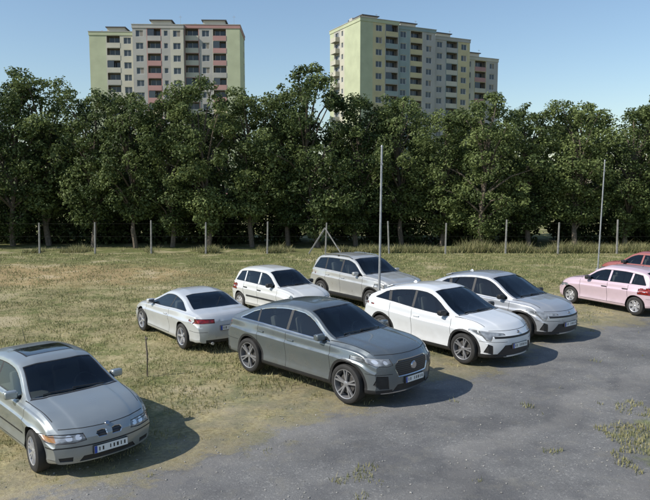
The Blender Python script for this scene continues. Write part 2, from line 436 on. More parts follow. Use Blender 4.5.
    bbox_add(bm,(xc-.12,0,bz(xc)-.10),(.42,(W-.17)*2,.20),0,bev=.04)
    for sx in S.get('seats',(.0,-.80)):
        ht=min(top(sx-.36)-.13,fl+.95)
        for yy in(-.35,.35):
            bbox_add(bm,(sx+.1,yy,fl+.12),(.5,.5,.22),0,bev=.06)
            zt_=ht-.16; bbox_add(bm,(sx-.22,yy,(fl+.1+zt_)/2),(.15,.46,zt_-fl-.1),0,bev=.06,M=Matrix.Rotation(R(-14),3,'Y'))
            bbox_add(bm,(sx-.31,yy,ht-.08),(.10,.25,.15),0,bev=.04,M=Matrix.Rotation(R(-10),3,'Y'))
    bmesh.ops.create_cone(bm,cap_ends=False,segments=24,radius1=.19,radius2=.175,depth=.03,matrix=Matrix.Translation((xc-.42,.36,bz(xc)+.02))@Matrix.Rotation(R(65),4,'Y'))
    obj_from_bm(bm,'interior',[SEAT],E,smooth=35)
    wm=wheel_mesh(r,S.get('tw',.215),*S['wheel'])
    for nm,sx,sy in (('wheel_front_left',1,1),('wheel_front_right',1,-1),('wheel_rear_left',-1,1),('wheel_rear_right',-1,-1)):
        o=bpy.data.objects.new(nm,wm); COL.objects.link(o); o.parent=E
        o.location=(sx*a,sy*(W-.112),r); 
        steer=S.get('steer',0) if sx>0 else 0
        o.rotation_euler=(0,random.uniform(0,1),(0 if sy>0 else math.pi)+R(steer))
    return E
silver=paint_mat('paint_silver',(.33,.36,.365),metal=.5,rough=.32)
grey=paint_mat('paint_selenite_grey',(.14,.165,.18),metal=.5,rough=.3)
white=paint_mat('paint_white',(.66,.68,.70),rough=.35); white2=paint_mat('paint_old_white',(.58,.59,.58),rough=.4); silverw=paint_mat('paint_light_silver',(.55,.57,.585),metal=.25,rough=.33)
silver2=paint_mat('paint_warm_silver',(.49,.49,.47),metal=.4,rough=.33); silver3=paint_mat('paint_silver_blue',(.42,.44,.47),metal=.4,rough=.33)
pink=paint_mat('paint_pale_pink',(.60,.46,.52),metal=.1,rough=.35); red=paint_mat('paint_dull_red',(.30,.09,.08),rough=.4)
BMW=dict(a=1.3625,nose=2.11,tail=-2.15,W=.875,r=.315,wroof=.585,sill=.19,paint=silver,kf=.30,hz=.695,steer=-6,
 top=[(-2.15,.78),(-2.10,.90),(-2.02,.96),(-1.86,.99),(-1.25,1.315),(-.8,1.385),(-.25,1.41),(.12,1.385),(.34,1.31),(.98,.965),(1.5,.89),(1.88,.79),(2.04,.70),(2.11,.58)],
 belt=[(-2.15,.76),(-1.95,.89),(-1,.92),(0,.905),(.95,.875),(1.5,.82),(1.9,.72),(2.11,.55)],
 dlo=(1.0,-1.55,-1.22),pillars=[(-.38,.07,-.03)],ws=(.93,.26),rg=(-1.25,-1.82),sunroof=(.0,-.62,.40),doors=[1.02,-.42],
 regs=[('front',[(.34,.545),(.37,.645),(.70,.655),(.86,.64),(.87,.575),(.78,.53),(.5,.52)],4,.010,2),
       ('front',circ(.44,.592,.040),10,None,2),('front',circ(.56,.592,.043),10,None,2),('front',[(.72,.55),(.72,.635),(.82,.625),(.83,.58),(.78,.545)],9,None,2),
       ('front',[(.035,.545),(.045,.635),(.10,.65),(.18,.64),(.205,.60),(.17,.545)],7,.010,6),
       ('front',[(-.01,.235),(-.01,.315),(.38,.315),(.44,.235)],2,.01,2),('front',[(.52,.25),(.52,.32),(.70,.32),(.68,.26)],2,.01,2),
       ('front',[(-.01,.455),(-.01,.475),(.95,.475),(.95,.455)],2,None,0),
       ('side',[(.92,.445),(.92,.475),(-.9,.475),(-.9,.445)],2,None,0),
       ('rear',[(.5,.68),(.5,.84),(.9,.84),(.9,.68)],5,.01,2),('rear',[(-.01,.44),(-.01,.48),(.95,.48),(.95,.44)],2,None,0)],
 plate=(.385,.62),badge=.70,badger=.038,badget=45,mir=.62,handles=[-.22],wheel=(7,'double',ALLOY,.68),hmat=0,fin=False,ant=-1.1)
GLC=dict(a=1.435,nose=2.29,tail=-2.44,W=.945,r=.365,wroof=.62,sill=.24,paint=grey,kf=.33,zn=.60,rk=.035,clad=.34,tw=.245,hz=.945,
 top=[(-2.44,.90),(-2.40,1.04),(-2.32,1.12),(-2.15,1.17),(-1.5,1.42),(-1.0,1.55),(-.4,1.61),(.05,1.59),(.3,1.515),(1.05,1.145),(1.6,1.09),(2.0,1.03),(2.2,.955),(2.29,.83)],
 belt=[(-2.44,.88),(-2.2,1.08),(-1.3,1.08),(0,1.04),(1.0,1.02),(1.6,.99),(2.0,.93),(2.29,.77)],
 dlo=(1.1,-1.85,-1.5),pillars=[(-.28,.07,-.02),(-1.22,.05,-.05)],ws=(1.0,.2),rg=(-1.35,-2.1),doors=[1.0,-.27,-1.15],
 regs=[('front',[(.50,.78),(.52,.885),(.72,.905),(.92,.92),(.94,.86),(.80,.785),(.6,.76)],4,.010,2),
       ('front',circ(.62,.83,.035),10,None,2),('front',circ(.76,.85,.035),10,None,2),('front',strip((.53,.88),(.90,.908),.016),10,None,2),
       ('front',[(-.01,.56),(-.01,.86),(.37,.86),(.46,.80),(.46,.70),(.39,.56)],7,.014,6),
       ('front',[(-.01,.29),(-.01,.42),(.40,.42),(.50,.29)],2,.01,2),('front',[(.56,.35),(.60,.59),(.80,.61),(.82,.44),(.72,.35)],2,.014,2),
       ('front',[(-.01,.255),(-.01,.28),(.70,.28),(.70,.255)],6,None,2),
       ('rear',[(.35,.94),(.35,1.02),(.95,1.05),(.95,.94)],5,.01,2),('rear',[(-.01,.28),(-.01,.42),(.95,.42),(.95,.28)],2,None,0)],
 plate=(.485,.72),badge=.715,badger=.078,mir=.78,handles=[-.12,-1.05],wheel=(5,'double',ALLOYM,.76),fin=True,ant=-1.1,rimmat=6,bl=.64,rails=None)
def chr_spec(p):
    return dict(a=1.32,nose=2.20,tail=-2.16,W=.915,r=.345,wroof=.60,sill=.20,paint=p,kf=.38,zn=.50,clad=.31,tw=.225,hz=.795,
 top=[(-2.16,.90),(-2.12,1.04),(-2.03,1.13),(-1.88,1.19),(-1.3,1.43),(-.8,1.53),(-.3,1.57),(.05,1.555),(.28,1.48),(1.10,1.06),(1.6,1.00),(1.95,.92),(2.12,.82),(2.20,.69)],
 belt=[(-2.16,.88),(-1.95,1.09),(-1.2,1.07),(0,.985),(1.0,.955),(1.6,.915),(2.0,.83),(2.20,.65)],
 dlo=(1.15,-1.62,-1.3),pillars=[(-.30,.07,-.02),(-1.08,.10,-.08)],ws=(1.05,.2),rg=(-1.3,-1.95),doors=[.95,-.28,-1.02],
 regs=[('front',[(.40,.715),(.42,.755),(.66,.79),(.88,.82),(.90,.76),(.82,.70),(.79,.60),(.73,.60),(.68,.70)],4,.008,2),
       ('front',strip((.42,.745),(.86,.81),.014),10,None,2),
       ('front',[(-.01,.645),(-.01,.69),(.66,.70),(.66,.65)],2,None,2),
       ('front',[(-.01,.26),(-.01,.50),(.44,.50),(.64,.26)],7,.012,2),('front',[(.68,.30),(.70,.50),(.79,.54),(.81,.34)],2,.012,2),
       ('rear',[(-.01,.93),(-.01,.985),(.95,1.0),(.95,.93)],5,.01,2),('rear',[(-.01,.25),(-.01,.50),(.95,.50),(.95,.25)],2,None,0)],
 plate=(.47,.72),badge=.745,badger=.045,mir=.74,mirmat=1,handles=[-.12],wheel=(5,'double',ALLOYM,.74),fin=True,ant=-.95,bl=.59,spoiler=(-1.40,1.41,.50),spa=18)
JEEP=dict(a=1.32,nose=2.2,tail=-2.2,W=.91,r=.35,wroof=.62,sill=.24,paint=silver2,kf=.22,zn=.7,clad=.40,tw=.225,hz=.92,
 top=[(-2.2,.88),(-2.17,1.05),(-2.10,1.15),(-1.85,1.48),(-1.65,1.58),(-.8,1.64),(-.1,1.635),(.22,1.57),(.95,1.15),(1.5,1.09),(1.95,1.03),(2.13,.96),(2.2,.80)],
 belt=[(-2.2,.86),(-2.05,1.08),(-1.2,1.08),(0,1.05),(.9,1.03),(1.5,1.0),(2.0,.94),(2.20,.76)],
 dlo=(1.0,-1.85,-1.65),pillars=[(-.28,.08,-.02),(-1.15,.07,-.04)],ws=(.90,.16),rg=(-1.72,-2.05),doors=[.9,-.27,-1.05],
 regs=[('front',[(.50,.80),(.50,.90),(.93,.91),(.93,.80)],4,.012,2),('front',circ(.62,.85,.035),10,None,2),('front',[(-.01,.79),(-.01,.89),(.47,.89),(.47,.79)],7,.014,6),
       ('front',[(-.01,.36),(-.01,.54),(.60,.54),(.66,.36)],2,.01,2),
       ('rear',[(.45,.88),(.45,1.02),(.95,1.02),(.95,.88)],5,.01,2)],
 plate=(.66,.80),mir=.62,handles=[-.12,-.95],wheel=(5,'double',ALLOY,.70),ant=-1.3,rails=(-1.4,.05),railmat=2,bl=.66,hmat=0,mirmat=0)
def small_spec(p,seed=0,trim=True):
    d=dict(a=1.20,nose=1.89,tail=-1.84,W=.80,r=.285,wroof=.53,sill=.19,paint=p,kf=.26,tw=.17,hz=.685,
 top=[(-1.84,.78),(-1.81,.92),(-1.74,1.0),(-1.48,1.30),(-1.25,1.37),(-.6,1.42),(-.05,1.41),(.2,1.35),(.85,.965),(1.3,.90),(1.65,.80),(1.83,.68),(1.89,.56)],
 belt=[(-1.84,.76),(-1.7,.91),(-1,.91),(0,.89),(.8,.875),(1.3,.83),(1.7,.72),(1.89,.53)],
 dlo=(.9,-1.50,-1.32),pillars=[(-.22,.07,-.02),(-.98,.06,-.03)],ws=(.80,.14),rg=(-1.38,-1.70),doors=[.82,-.21,-.95],
 regs=[('front',[(.42,.56),(.42,.67),(.78,.68),(.82,.58)],4,.012,2),('front',circ(.55,.615,.04),10,None,2),('front',[(-.01,.59),(-.01,.65),(.36,.65),(.36,.59)],7,.01,2),
       ('front',[(-.01,.24),(-.01,.33),(.5,.33),(.54,.24)],2,.01,2),
       ('rear',[(.52,.66),(.52,.88),(.85,.88),(.85,.66)],5,.01,2)],
 plate=(.44,.60),mir=.52,handles=[-.1,-.85],wheel=(6,'cover',ALLOY,.66),ant=-.9,bl=.54,mirmat=1,hmat=1,seats=(-.02,-.72),pilmat=0)
    if trim: d['trim']=.52
    return d
COUPE=dict(a=1.265,nose=2.2,tail=-2.16,W=.88,r=.315,wroof=.56,sill=.18,paint=silverw,kf=.36,
 top=[(-2.16,.76),(-2.12,.88),(-2.04,.935),(-1.62,.985),(-.85,1.27),(-.35,1.33),(.0,1.305),(.25,1.22),(1.0,.90),(1.5,.82),(1.95,.71),(2.12,.60),(2.2,.5)],
 belt=[(-2.16,.74),(-2.0,.88),(-1,.90),(0,.85),(.95,.82),(1.5,.76),(2.0,.63),(2.2,.48)],
 dlo=(1.0,-1.35,-1.0),pillars=[(-.45,.05,-.05)],ws=(.95,.22),rg=(-.85,-1.52),doors=[.95,-.48],
 regs=[('front',[(.45,.54),(.47,.64),(.75,.64),(.85,.56)],4,.012,2),('front',[(-.01,.24),(-.01,.36),(.4,.36),(.46,.24)],7,.01,2),
       ('rear',[(.38,.72),(.38,.82),(.92,.84),(.92,.72)],5,.01,2),('rear',[(-.01,.22),(-.01,.33),(.6,.33),(.6,.22)],2,.01,2)],
 plate=(.42,.60),mir=.62,handles=[-.3],wheel=(5,'single',ALLOY,.70),ant=-1.5,bl=.52,exh=(-.45,.45),kr=.2,seats=(-.1,-.72))
def hd(dx,dy): return math.atan2(dy,dx)
E=build_car(BMW,(-4.42,10.25,0),hd(.70,-.71),'parked_hatchback'); E.scale=(.95,.95,.95)
build_car(GLC,(.03,13.3,0),hd(.70,-.71),'parked_suv')
build_car(chr_spec(white),(2.95,15.9,0),hd(.63,-.775),'parked_crossover')
build_car(chr_spec(silver3),(4.9,18.1,0),hd(.63,-.775),'parked_crossover')
build_car(JEEP,(1.35,21.9,0),hd(.60,-.80),'parked_suv')
build_car(small_spec(white2),(-1.4,20.3,0),hd(.65,-.76),'parked_hatchback')
build_car(COUPE,(-3.60,17.15,0),hd(-.606,.795),'parked_coupe')
build_car(small_spec(pink,trim=False),(9.6,21.2,0),hd(-.50,.866),'parked_hatchback')
build_car(small_spec(red),(12.8,25.6,0),hd(-.47,.885),'parked_hatchback')
# ------------------------------------------------------------------ ground
def ground():
    m=bpy.data.materials.new('ground_grass_and_gravel'); nt,N,L=nodes_of(m); b=N['Principled BSDF']; b.inputs['Roughness'].default_value=.95; b.inputs['Specular IOR Level'].default_value=.15
    g=N.new('ShaderNodeNewGeometry'); P=g.outputs['Position']
    def nz(scale,detail=6,rough=.6,off=(0,0,0)):
        mp=N.new('ShaderNodeMapping'); mp.inputs['Location'].default_value=off; L.new(P,mp.inputs[0])
        n=N.new('ShaderNodeTexNoise'); n.inputs['Scale'].default_value=scale; n.inputs['Detail'].default_value=detail; n.inputs['Roughness'].default_value=rough
        L.new(mp.outputs[0],n.inputs['Vector']); return n.outputs[0]
    def mrange(s,a,b_,c,d,smooth=True):
        r=N.new('ShaderNodeMapRange'); 
        if smooth: r.interpolation_type='SMOOTHSTEP'
        r.inputs[1].default_value=a;r.inputs[2].default_value=b_;r.inputs[3].default_value=c;r.inputs[4].default_value=d; L.new(s,r.inputs[0]); return r.outputs[0]
    def mth(op,x,y=None,z=None):
        n=N.new('ShaderNodeMath'); n.operation=op
        for i,v in enumerate((x,y,z)):
            if v is None: continue
            if isinstance(v,(int,float)): n.inputs[i].default_value=v
            else: L.new(v,n.inputs[i])
        return n.outputs[0]
    def mix(f,c1,c2,bt='MIX'):
        n=N.new('ShaderNodeMixRGB'); n.blend_type=bt
        if isinstance(f,(int,float)): n.inputs[0].default_value=f
        else: L.new(f,n.inputs[0])
        for i,c in((1,c1),(2,c2)):
            if isinstance(c,tuple): n.inputs[i].default_value=(*c,1)
            else: L.new(c,n.inputs[i])
        return n.outputs[0]
    sep=N.new('ShaderNodeSeparateXYZ'); L.new(P,sep.inputs[0]); X,Y=sep.outputs[0],sep.outputs[1]
    s=mth('ADD',mth('ADD',mth('MULTIPLY',X,.674),mth('MULTIPLY',Y,-.739)),8.1)
    n1=nz(.45,5,.6); n2=nz(2.2,8,.7); n3=nz(14,8,.75); n4=nz(70,4,.7); n6=nz(.8,6,.65,(5,9,0))
    sd=mth('ADD',s,mth('ADD',mth('MULTIPLY',mth('SUBTRACT',n1,.5),3.2),mth('MULTIPLY',mth('SUBTRACT',n2,.5),3.0)))
    sd=mth('ADD',sd,mth('MULTIPLY',mth('SUBTRACT',n3,.5),1.5))
    grav=mrange(sd,-.35,.45,0,1)
    earth=mrange(sd,-4.5,-.2,0,.7)
    gr=mix(mrange(n3,.35,.65,0,1),(.08,.10,.034),(.205,.215,.085))
    dry=mix(mrange(n3,.3,.7,0,1),(.21,.175,.09),(.44,.385,.22))
    far=mrange(Y,22,33,0,.08)
    dfac=mrange(mth('SUBTRACT',mth('ADD',mth('MULTIPLY',n2,.5),mth('MULTIPLY',n6,.5)),far),.39,.57,0,1)
    grass=mix(dfac,gr,dry)
    dx=mth('MULTIPLY',mth('ADD',X,13.5),.11); dy=mth('MULTIPLY',mth('SUBTRACT',Y,29.0),.24)
    rr=mth('ADD',mth('MULTIPLY',dx,dx),mth('MULTIPLY',dy,dy)); rr=mth('ADD',rr,mth('MULTIPLY',mth('SUBTRACT',n6,.5),3.2))
    grass=mix(mrange(rr,.1,1.3,.65,0),grass,(.42,.29,.16))
    grass=mix(mth('MULTIPLY',mrange(n1,.54,.66,0,1),.6),grass,(.38,.32,.22))
    soil=mix(mrange(n4,.3,.7,0,1),(.18,.16,.12),(.35,.31,.24))
    soil=mix(mrange(n2,.4,.65,0,1),soil,grass)
    gcol=mix(earth,grass,soil)
    v=N.new('ShaderNodeTexVoronoi'); v.inputs['Scale'].default_value=38; L.new(P,v.inputs['Vector'])
    vc=N.new('ShaderNodeSeparateXYZ'); L.new(v.outputs['Color'],vc.inputs[0])
    gv=mix(mrange(n4,.35,.65,0,1),(.13,.13,.13),(.205,.203,.20))
    gv=mix(mth('MULTIPLY',mrange(vc.outputs[0],.86,.97,0,1),.45),gv,(.34,.335,.32))
    gv=mix(mth('MULTIPLY',mrange(n6,.44,.60,0,1),.55),gv,(.105,.105,.11))
    gv=mix(mth('MULTIPLY',mrange(n2,.50,.70,0,1),.5),gv,(.215,.205,.18))
    tr=mth('ADD',mth('ADD',mth('MULTIPLY',X,.674*.8),mth('MULTIPLY',Y,-.739*.8)),mth('MULTIPLY',n1,2.5))
    trw=mth('SINE',mth('MULTIPLY',tr,3.6)); gv=mix(mth('MULTIPLY',mrange(trw,.55,.98,0,1),.28),gv,(.25,.24,.225))
    ax=mth('SUBTRACT',X,5.6); ay=mth('MULTIPLY',mth('SUBTRACT',Y,9.4),.6); ar=mth('ADD',mth('MULTIPLY',ax,ax),mth('MULTIPLY',ay,ay))
    ar=mth('ADD',ar,mth('MULTIPLY',mth('SUBTRACT',n2,.5),5.))
    gv=mix(mrange(ar,-.2,1.2,.8,0),gv,gr)
    col=mix(grav,gcol,gv)
    col=mix(.55,col,mix(1.,col,mix(mrange(n1,.3,.7,0,1),(.62,.62,.62),(1.35,1.33,1.28)),'MULTIPLY'))
    L.new(col,b.inputs['Base Color'])
    h=mth('ADD',mth('MULTIPLY',n3,.6),mth('ADD',mth('MULTIPLY',n4,.25),mth('MULTIPLY',v.outputs[0],.12)))
    bp=N.new('ShaderNodeBump'); bp.inputs['Strength'].default_value=.5; bp.inputs['Distance'].default_value=.045; L.new(h,bp.inputs['Height']); L.new(bp.outputs[0],b.inputs['Normal'])
    def axis(lo,hi,fine,f0,f1):
        a=list(np.arange(f0,f1+1e-6,fine)); x=f1; st=fine
        while x<hi: st*=1.5; x+=st; a.append(min(x,hi))
        x=f0; st=fine
        while x>lo: st*=1.5; x-=st; a.insert(0,max(x,lo))
        return a
    XS=axis(-1800,1800,.5,-25,25); YS=axis(-300,3000,.5,2,45)
    V=[];F=[]
    for y in YS:
        for x in XS:
            z=-.0
            if -40<x<40 and 0<y<60: z=.035*noise.noise(Vector((x*.35,y*.35,0)))-.02
            V.append((x,y,z))
    nx=len(XS)
    for j in range(len(YS)-1):
        for i in range(nx-1): F.append((j*nx+i,j*nx+i+1,(j+1)*nx+i+1,(j+1)*nx+i))
    me=bpy.data.meshes.new('ground'); me.from_pydata(V,[],F); me.materials.append(m)
    for p in me.polygons: p.use_smooth=True
    o=bpy.data.objects.new('ground',me); COL.objects.link(o)
ground()
def stones():
    n=5200; Y=7*(26/7.)**RNG.uniform(0,1,n); X=RNG.uniform(-.5,.62,n)*(Y+1); s=.674*X-.739*Y+8.1
    k=s>-1.2+RNG.normal(size=n)*.8; X=X[k];Y=Y[k];n=len(X)
    r=.006+.016*RNG.uniform(0,1,n)**4; base=np.array([[1,0,0],[0,1,0],[-1,0,0],[0,-1,0],[0,0,.7],[0,0,-.7]])
    V=base[None]*r[:,None,None]*RNG.uniform(.6,1.2,(n,6,3)); a=RNG.uniform(0,6.28,n); c,sn=np.cos(a)[:,None],np.sin(a)[:,None]
    x=V[:,:,0]*c-V[:,:,1]*sn; y=V[:,:,0]*sn+V[:,:,1]*c; z0=np.array([.035*noise.noise(Vector((p*.35,q*.35,0)))-.02 for p,q in zip(X,Y)])
    V=np.stack([x+X[:,None],y+Y[:,None],V[:,:,2]+(z0+r*.3)[:,None]],2).reshape(-1,3)
    f=np.array([[0,1,4],[1,2,4],[2,3,4],[3,0,4],[1,0,5],[2,1,5],[3,2,5],[0,3,5]]); F=(f[None]+6*np.arange(n)[:,None,None]).reshape(-1,3)
    me=bpy.data.meshes.new('loose_stones'); me.from_pydata(V.tolist(),[],F.tolist()); me.materials.append(pmat('stone',(.27,.26,.24),.9,noise_amt=.4,nscale=3)); o=bpy.data.objects.new('loose_stones',me); COL.objects.link(o)
stones()
# ------------------------------------------------------------------ foliage
def leaf_mat(name,c1,c2,trans=.35):
    m=bpy.data.materials.new(name); nt,N,L=nodes_of(m); b=N['Principled BSDF']; out=N['Material Output']
    at=N.new('ShaderNodeAttribute'); at.attribute_name='tint'
    oi=N.new('ShaderNodeObjectInfo'); ad=N.new('ShaderNodeMath'); ad.operation='MULTIPLY_ADD'; ad.inputs[1].default_value=.4; L.new(oi.outputs['Random'],ad.inputs[0])
    sb=N.new('ShaderNodeMath'); sb.operation='SUBTRACT'; sb.inputs[1].default_value=.2; L.new(at.outputs['Fac'],sb.inputs[0]); L.new(sb.outputs[0],ad.inputs[2])
    mx=N.new('ShaderNodeMixRGB'); mx.inputs[1].default_value=(*c1,1); mx.inputs[2].default_value=(*c2,1)
    cl=N.new('ShaderNodeClamp'); L.new(ad.outputs[0],cl.inputs[0]); L.new(cl.outputs[0],mx.inputs[0])
    L.new(mx.outputs[0],b.inputs['Base Color']); b.inputs['Roughness'].default_value=.6; b.inputs['Specular IOR Level'].default_value=.25
    if trans>0:
        t=N.new('ShaderNodeBsdfTranslucent'); L.new(mx.outputs[0],t.inputs[0])
        ms=N.new('ShaderNodeMixShader'); ms.inputs[0].default_value=trans; L.new(b.outputs[0],ms.inputs[1]); L.new(t.outputs[0],ms.inputs[2]); L.new(ms.outputs[0],out.inputs[0])
    return m
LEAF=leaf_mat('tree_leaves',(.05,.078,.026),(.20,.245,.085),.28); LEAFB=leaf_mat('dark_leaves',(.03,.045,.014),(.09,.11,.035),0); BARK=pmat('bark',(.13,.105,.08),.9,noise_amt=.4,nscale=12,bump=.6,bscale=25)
GRASSM=leaf_mat('grass_blades',(.12,.145,.05),(.44,.39,.21),.25)
def quads_mesh(name,C,Nn,size,asp,tint,mat):
    n=len(C); up=RNG.normal(size=(n,3)); t=np.cross(Nn,up); t/=np.linalg.norm(t,axis=1)[:,None]+1e-9
    bt=np.cross(Nn,t); bt/=np.linalg.norm(bt,axis=1)[:,None]+1e-9
    s=size[:,None]; 
    v=np.stack([C-t*s,C-bt*s*asp+Nn*s*.12,C+t*s,C+bt*s*asp+Nn*s*.12],1).reshape(-1,3)
    me=bpy.data.meshes.new(name); me.vertices.add(4*n); me.vertices.foreach_set('co',v.ravel().astype(np.float32))
    me.loops.add(4*n); me.loops.foreach_set('vertex_index',np.arange(4*n,dtype=np.int32))
    me.polygons.add(n); me.polygons.foreach_set('loop_start',np.arange(0,4*n,4,dtype=np.int32)); me.polygons.foreach_set('loop_total',np.full(n,4,dtype=np.int32))
    me.update(calc_edges=True); a=me.attributes.new('tint','FLOAT','POINT'); a.data.foreach_set('value',np.repeat(tint,4).astype(np.float32))
    me.materials.append(mat); me.validate(); return me
def tube(bm,P,rad,seg=7):
    rows=[]
    for i,p in enumerate(P):
        d=(P[min(i+1,len(P)-1)]-P[max(i-1,0)]).normalized(); q=d.to_track_quat('Z','X')
        rows.append([bm.verts.new(p+q@Vector((rad[i]*math.cos(2*math.pi*k/seg),rad[i]*math.sin(2*math.pi*k/seg),0))) for k in range(seg)])
    for i in range(len(P)-1):
        for k in range(seg): bm.faces.new((rows[i][k],rows[i][(k+1)%seg],rows[i+1][(k+1)%seg],rows[i+1][k]))
def tree_meshes(seed,H,Rw,low,nb=105,br0=.34,br1=.80,dens=520,s0=.05,s1=.11,mat=None,peak=.42):
    rs=np.random.default_rng(seed); bm=bmesh.new()
    bl=[]
    tr=[Vector((0,0,-.1))]; x=y=0
    for k in range(1,8):
        x+=rs.normal()*.12; y+=rs.normal()*.12; tr.append(Vector((x,y,H*.82*k/7)))
    tube(bm,tr,[.17-.02*k for k in range(8)])
    lobes=[(rs.uniform(0,2*math.pi),rs.uniform(.8,1.2)) for _ in range(5)]
    for k in range(nb):
        t=(k+rs.uniform(0,1))/nb; z=H*(low+(.97-low)*t)
        prof=(min(1,t/peak)**.45) if t<peak else math.sqrt(max(.02,1-((t-peak)/(1-peak+.03))**2.2))
        ang=rs.uniform(0,2*math.pi); lob=1+.18*math.sin(3*ang+lobes[0][0]+t*4)+.12*math.sin(2*ang+lobes[1][0]-t*7)
        rad=Rw*prof*lob*rs.uniform(0,1)**.38*rs.uniform(.85,1.1)
        br=rs.uniform(br0,br1)*(1-.2*t)
        c=Vector((rad*math.cos(ang)+x*t*.7,rad*math.sin(ang)+y*t*.7,z)); bl.append((c,br))
        if k%4==0:
            s=tr[min(7,max(1,int(7*min(.98,z/(H*.82)*.7))))]; mid=(s+c)/2+Vector((0,0,.35))
            tube(bm,[s,mid,c,c+Vector((c.x*.05,c.y*.05,br*.7))],[.07,.045,.022,.006],5)
    for q in range(5): bl.append((Vector((x*.7+rs.normal()*.6,y*.7+rs.normal()*.6,H*rs.uniform(.93,1.01))),rs.uniform(.2,.38)))
    me=bpy.data.meshes.new('trunk'); bm.to_mesh(me); bm.free(); me.materials.append(BARK)
    C=[];NN=[];S=[];T=[]
    for c,br in bl:
        n=int(dens*br*br+40)
        d=rs.normal(size=(n,3)); d/=np.linalg.norm(d,axis=1)[:,None]
        k=rs.normal(size=(8,3)); k/=np.linalg.norm(k,axis=1)[:,None]
        w=np.max(d@k.T,axis=1); rr=br*(.45+.75*np.clip(w,0,1)**3)*rs.uniform(.7,1.12,n)
        p=np.array(c)+d*rr[:,None]*np.array([1.1,1.1,.9])
        nn=d*.7+rs.normal(size=(n,3))*.55+np.array([0,0,.35]); nn/=np.linalg.norm(nn,axis=1)[:,None]
        C.append(p);NN.append(nn);S.append(rs.uniform(s0,s1,n)); T.append(np.clip(rs.normal(.42+rs.normal()*.18,.17,n),0,1))
    return me,quads_mesh('leaves',np.concatenate(C),np.concatenate(NN),np.concatenate(S),.6,np.concatenate(T),mat or LEAF)
VAR=[tree_meshes(11,10.,2.7,.14),tree_meshes(12,10.,2.5,.20,peak=.5),tree_meshes(13,10.,2.9,.10,peak=.35),tree_meshes(14,10.,2.4,.16,peak=.55),tree_meshes(15,10.,2.6,.20,peak=.45),tree_meshes(16,10.,2.3,.12,peak=.38)]
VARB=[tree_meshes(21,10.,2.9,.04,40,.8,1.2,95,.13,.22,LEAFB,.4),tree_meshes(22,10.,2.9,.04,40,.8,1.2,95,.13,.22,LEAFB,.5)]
def place_tree(var,i,x,y,H,wf=1.,name='deciduous_tree'):
    E=empty(name,(x,y,0),random.uniform(0,6.28)); 
    for nm,me in zip(('trunk','crown'),var[i%len(var)]):
        o=bpy.data.objects.new(nm,me); COL.objects.link(o); o.parent=E
    E.scale=(H/10*wf,H/10*wf,H/10); return E
TL=[(-38,76,1.1),(12,82,1.1),(48,72,1.1),(92,88,1.05),(135,90,1.),(172,96,1.1),(208,78,1.),(252,90,1.05),(288,84,1.),(318,66,1.05),(356,92,1.05),(402,94,1.1),(442,108,1.1),(484,94,1.1),(530,103,1.15),(576,98,1.15),(626,104,1.1),(660,88,1.),(712,96,1.1)]
for i,(u,v,wf) in enumerate(TL):
    Y=42.3+random.uniform(-1,1.2); X=(u-325)/650*Y; H=(4+(185-v)/650*Y)*.965
    place_tree(VAR,[0,2,1,3,4,5,0,1,3,2,5,4,0,2,3,1,0,2,4][i],X,Y,H,wf)
k=0
for x in np.arange(-32,34,4.2):
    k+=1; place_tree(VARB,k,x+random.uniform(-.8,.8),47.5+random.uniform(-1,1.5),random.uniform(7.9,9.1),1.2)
def foliage_mass(name,x0,x1,y0,y1,h0,h1,n,size,mat,seed):
    rs=np.random.default_rng(seed); nb=int((x1-x0)*1.3); C=[];NN=[];T=[]
    per=n//nb
    for _ in range(nb):
        cx=rs.uniform(x0,x1); cy=rs.uniform(y0,y1); h=rs.uniform(h0,h1); d=rs.normal(size=(per,3)); d/=np.linalg.norm(d,axis=1)[:,None]
        rr=rs.uniform(.55,1.1,per)
        p=np.array([cx,cy,h*.45])+d*rr[:,None]*np.array([1.2*size*6,1.0*size*6,h*.55]); p[:,2]=np.abs(p[:,2])
        C.append(p); nn=d*.6+rs.normal(size=(per,3))*.6+np.array([0,0,.3]); NN.append(nn/np.linalg.norm(nn,axis=1)[:,None]); T.append(np.clip(rs.normal(.3+rs.normal()*.15,.15,per),0,1))
    C=np.concatenate(C); me=quads_mesh(name,C,np.concatenate(NN),rs.uniform(.5,1.,len(C))*size,.6,np.concatenate(T),mat)
    o=bpy.data.objects.new(name,me); COL.objects.link(o)
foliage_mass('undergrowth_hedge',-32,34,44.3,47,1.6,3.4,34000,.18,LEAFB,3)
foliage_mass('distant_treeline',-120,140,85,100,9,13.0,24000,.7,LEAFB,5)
def blades(name,X,Y,h,w,tt,mat):
    n=len(X); a=RNG.uniform(0,2*np.pi,n); l=RNG.normal(size=(n,2))*.45*h[:,None]
    b0=np.stack([X-w*np.cos(a),Y-w*np.sin(a),np.full(n,-.03)],1); b1=np.stack([X+w*np.cos(a),Y+w*np.sin(a),np.full(n,-.03)],1); t=np.stack([X+l[:,0],Y+l[:,1],h],1)
    v=np.stack([b0,b1,t],1).reshape(-1,3)
    me=bpy.data.meshes.new(name); me.vertices.add(3*n); me.vertices.foreach_set('co',v.ravel().astype(np.float32)); me.loops.add(3*n); me.loops.foreach_set('vertex_index',np.arange(3*n,dtype=np.int32))
    me.polygons.add(n); me.polygons.foreach_set('loop_start',np.arange(0,3*n,3,dtype=np.int32)); me.polygons.foreach_set('loop_total',np.full(n,3,dtype=np.int32)); me.update(calc_edges=True)
    at=me.attributes.new('tint','FLOAT','POINT'); at.data.foreach_set('value',np.repeat(tt,3).astype(np.float32)); me.materials.append(mat)
    o=bpy.data.objects.new(name,me); COL.objects.link(o)
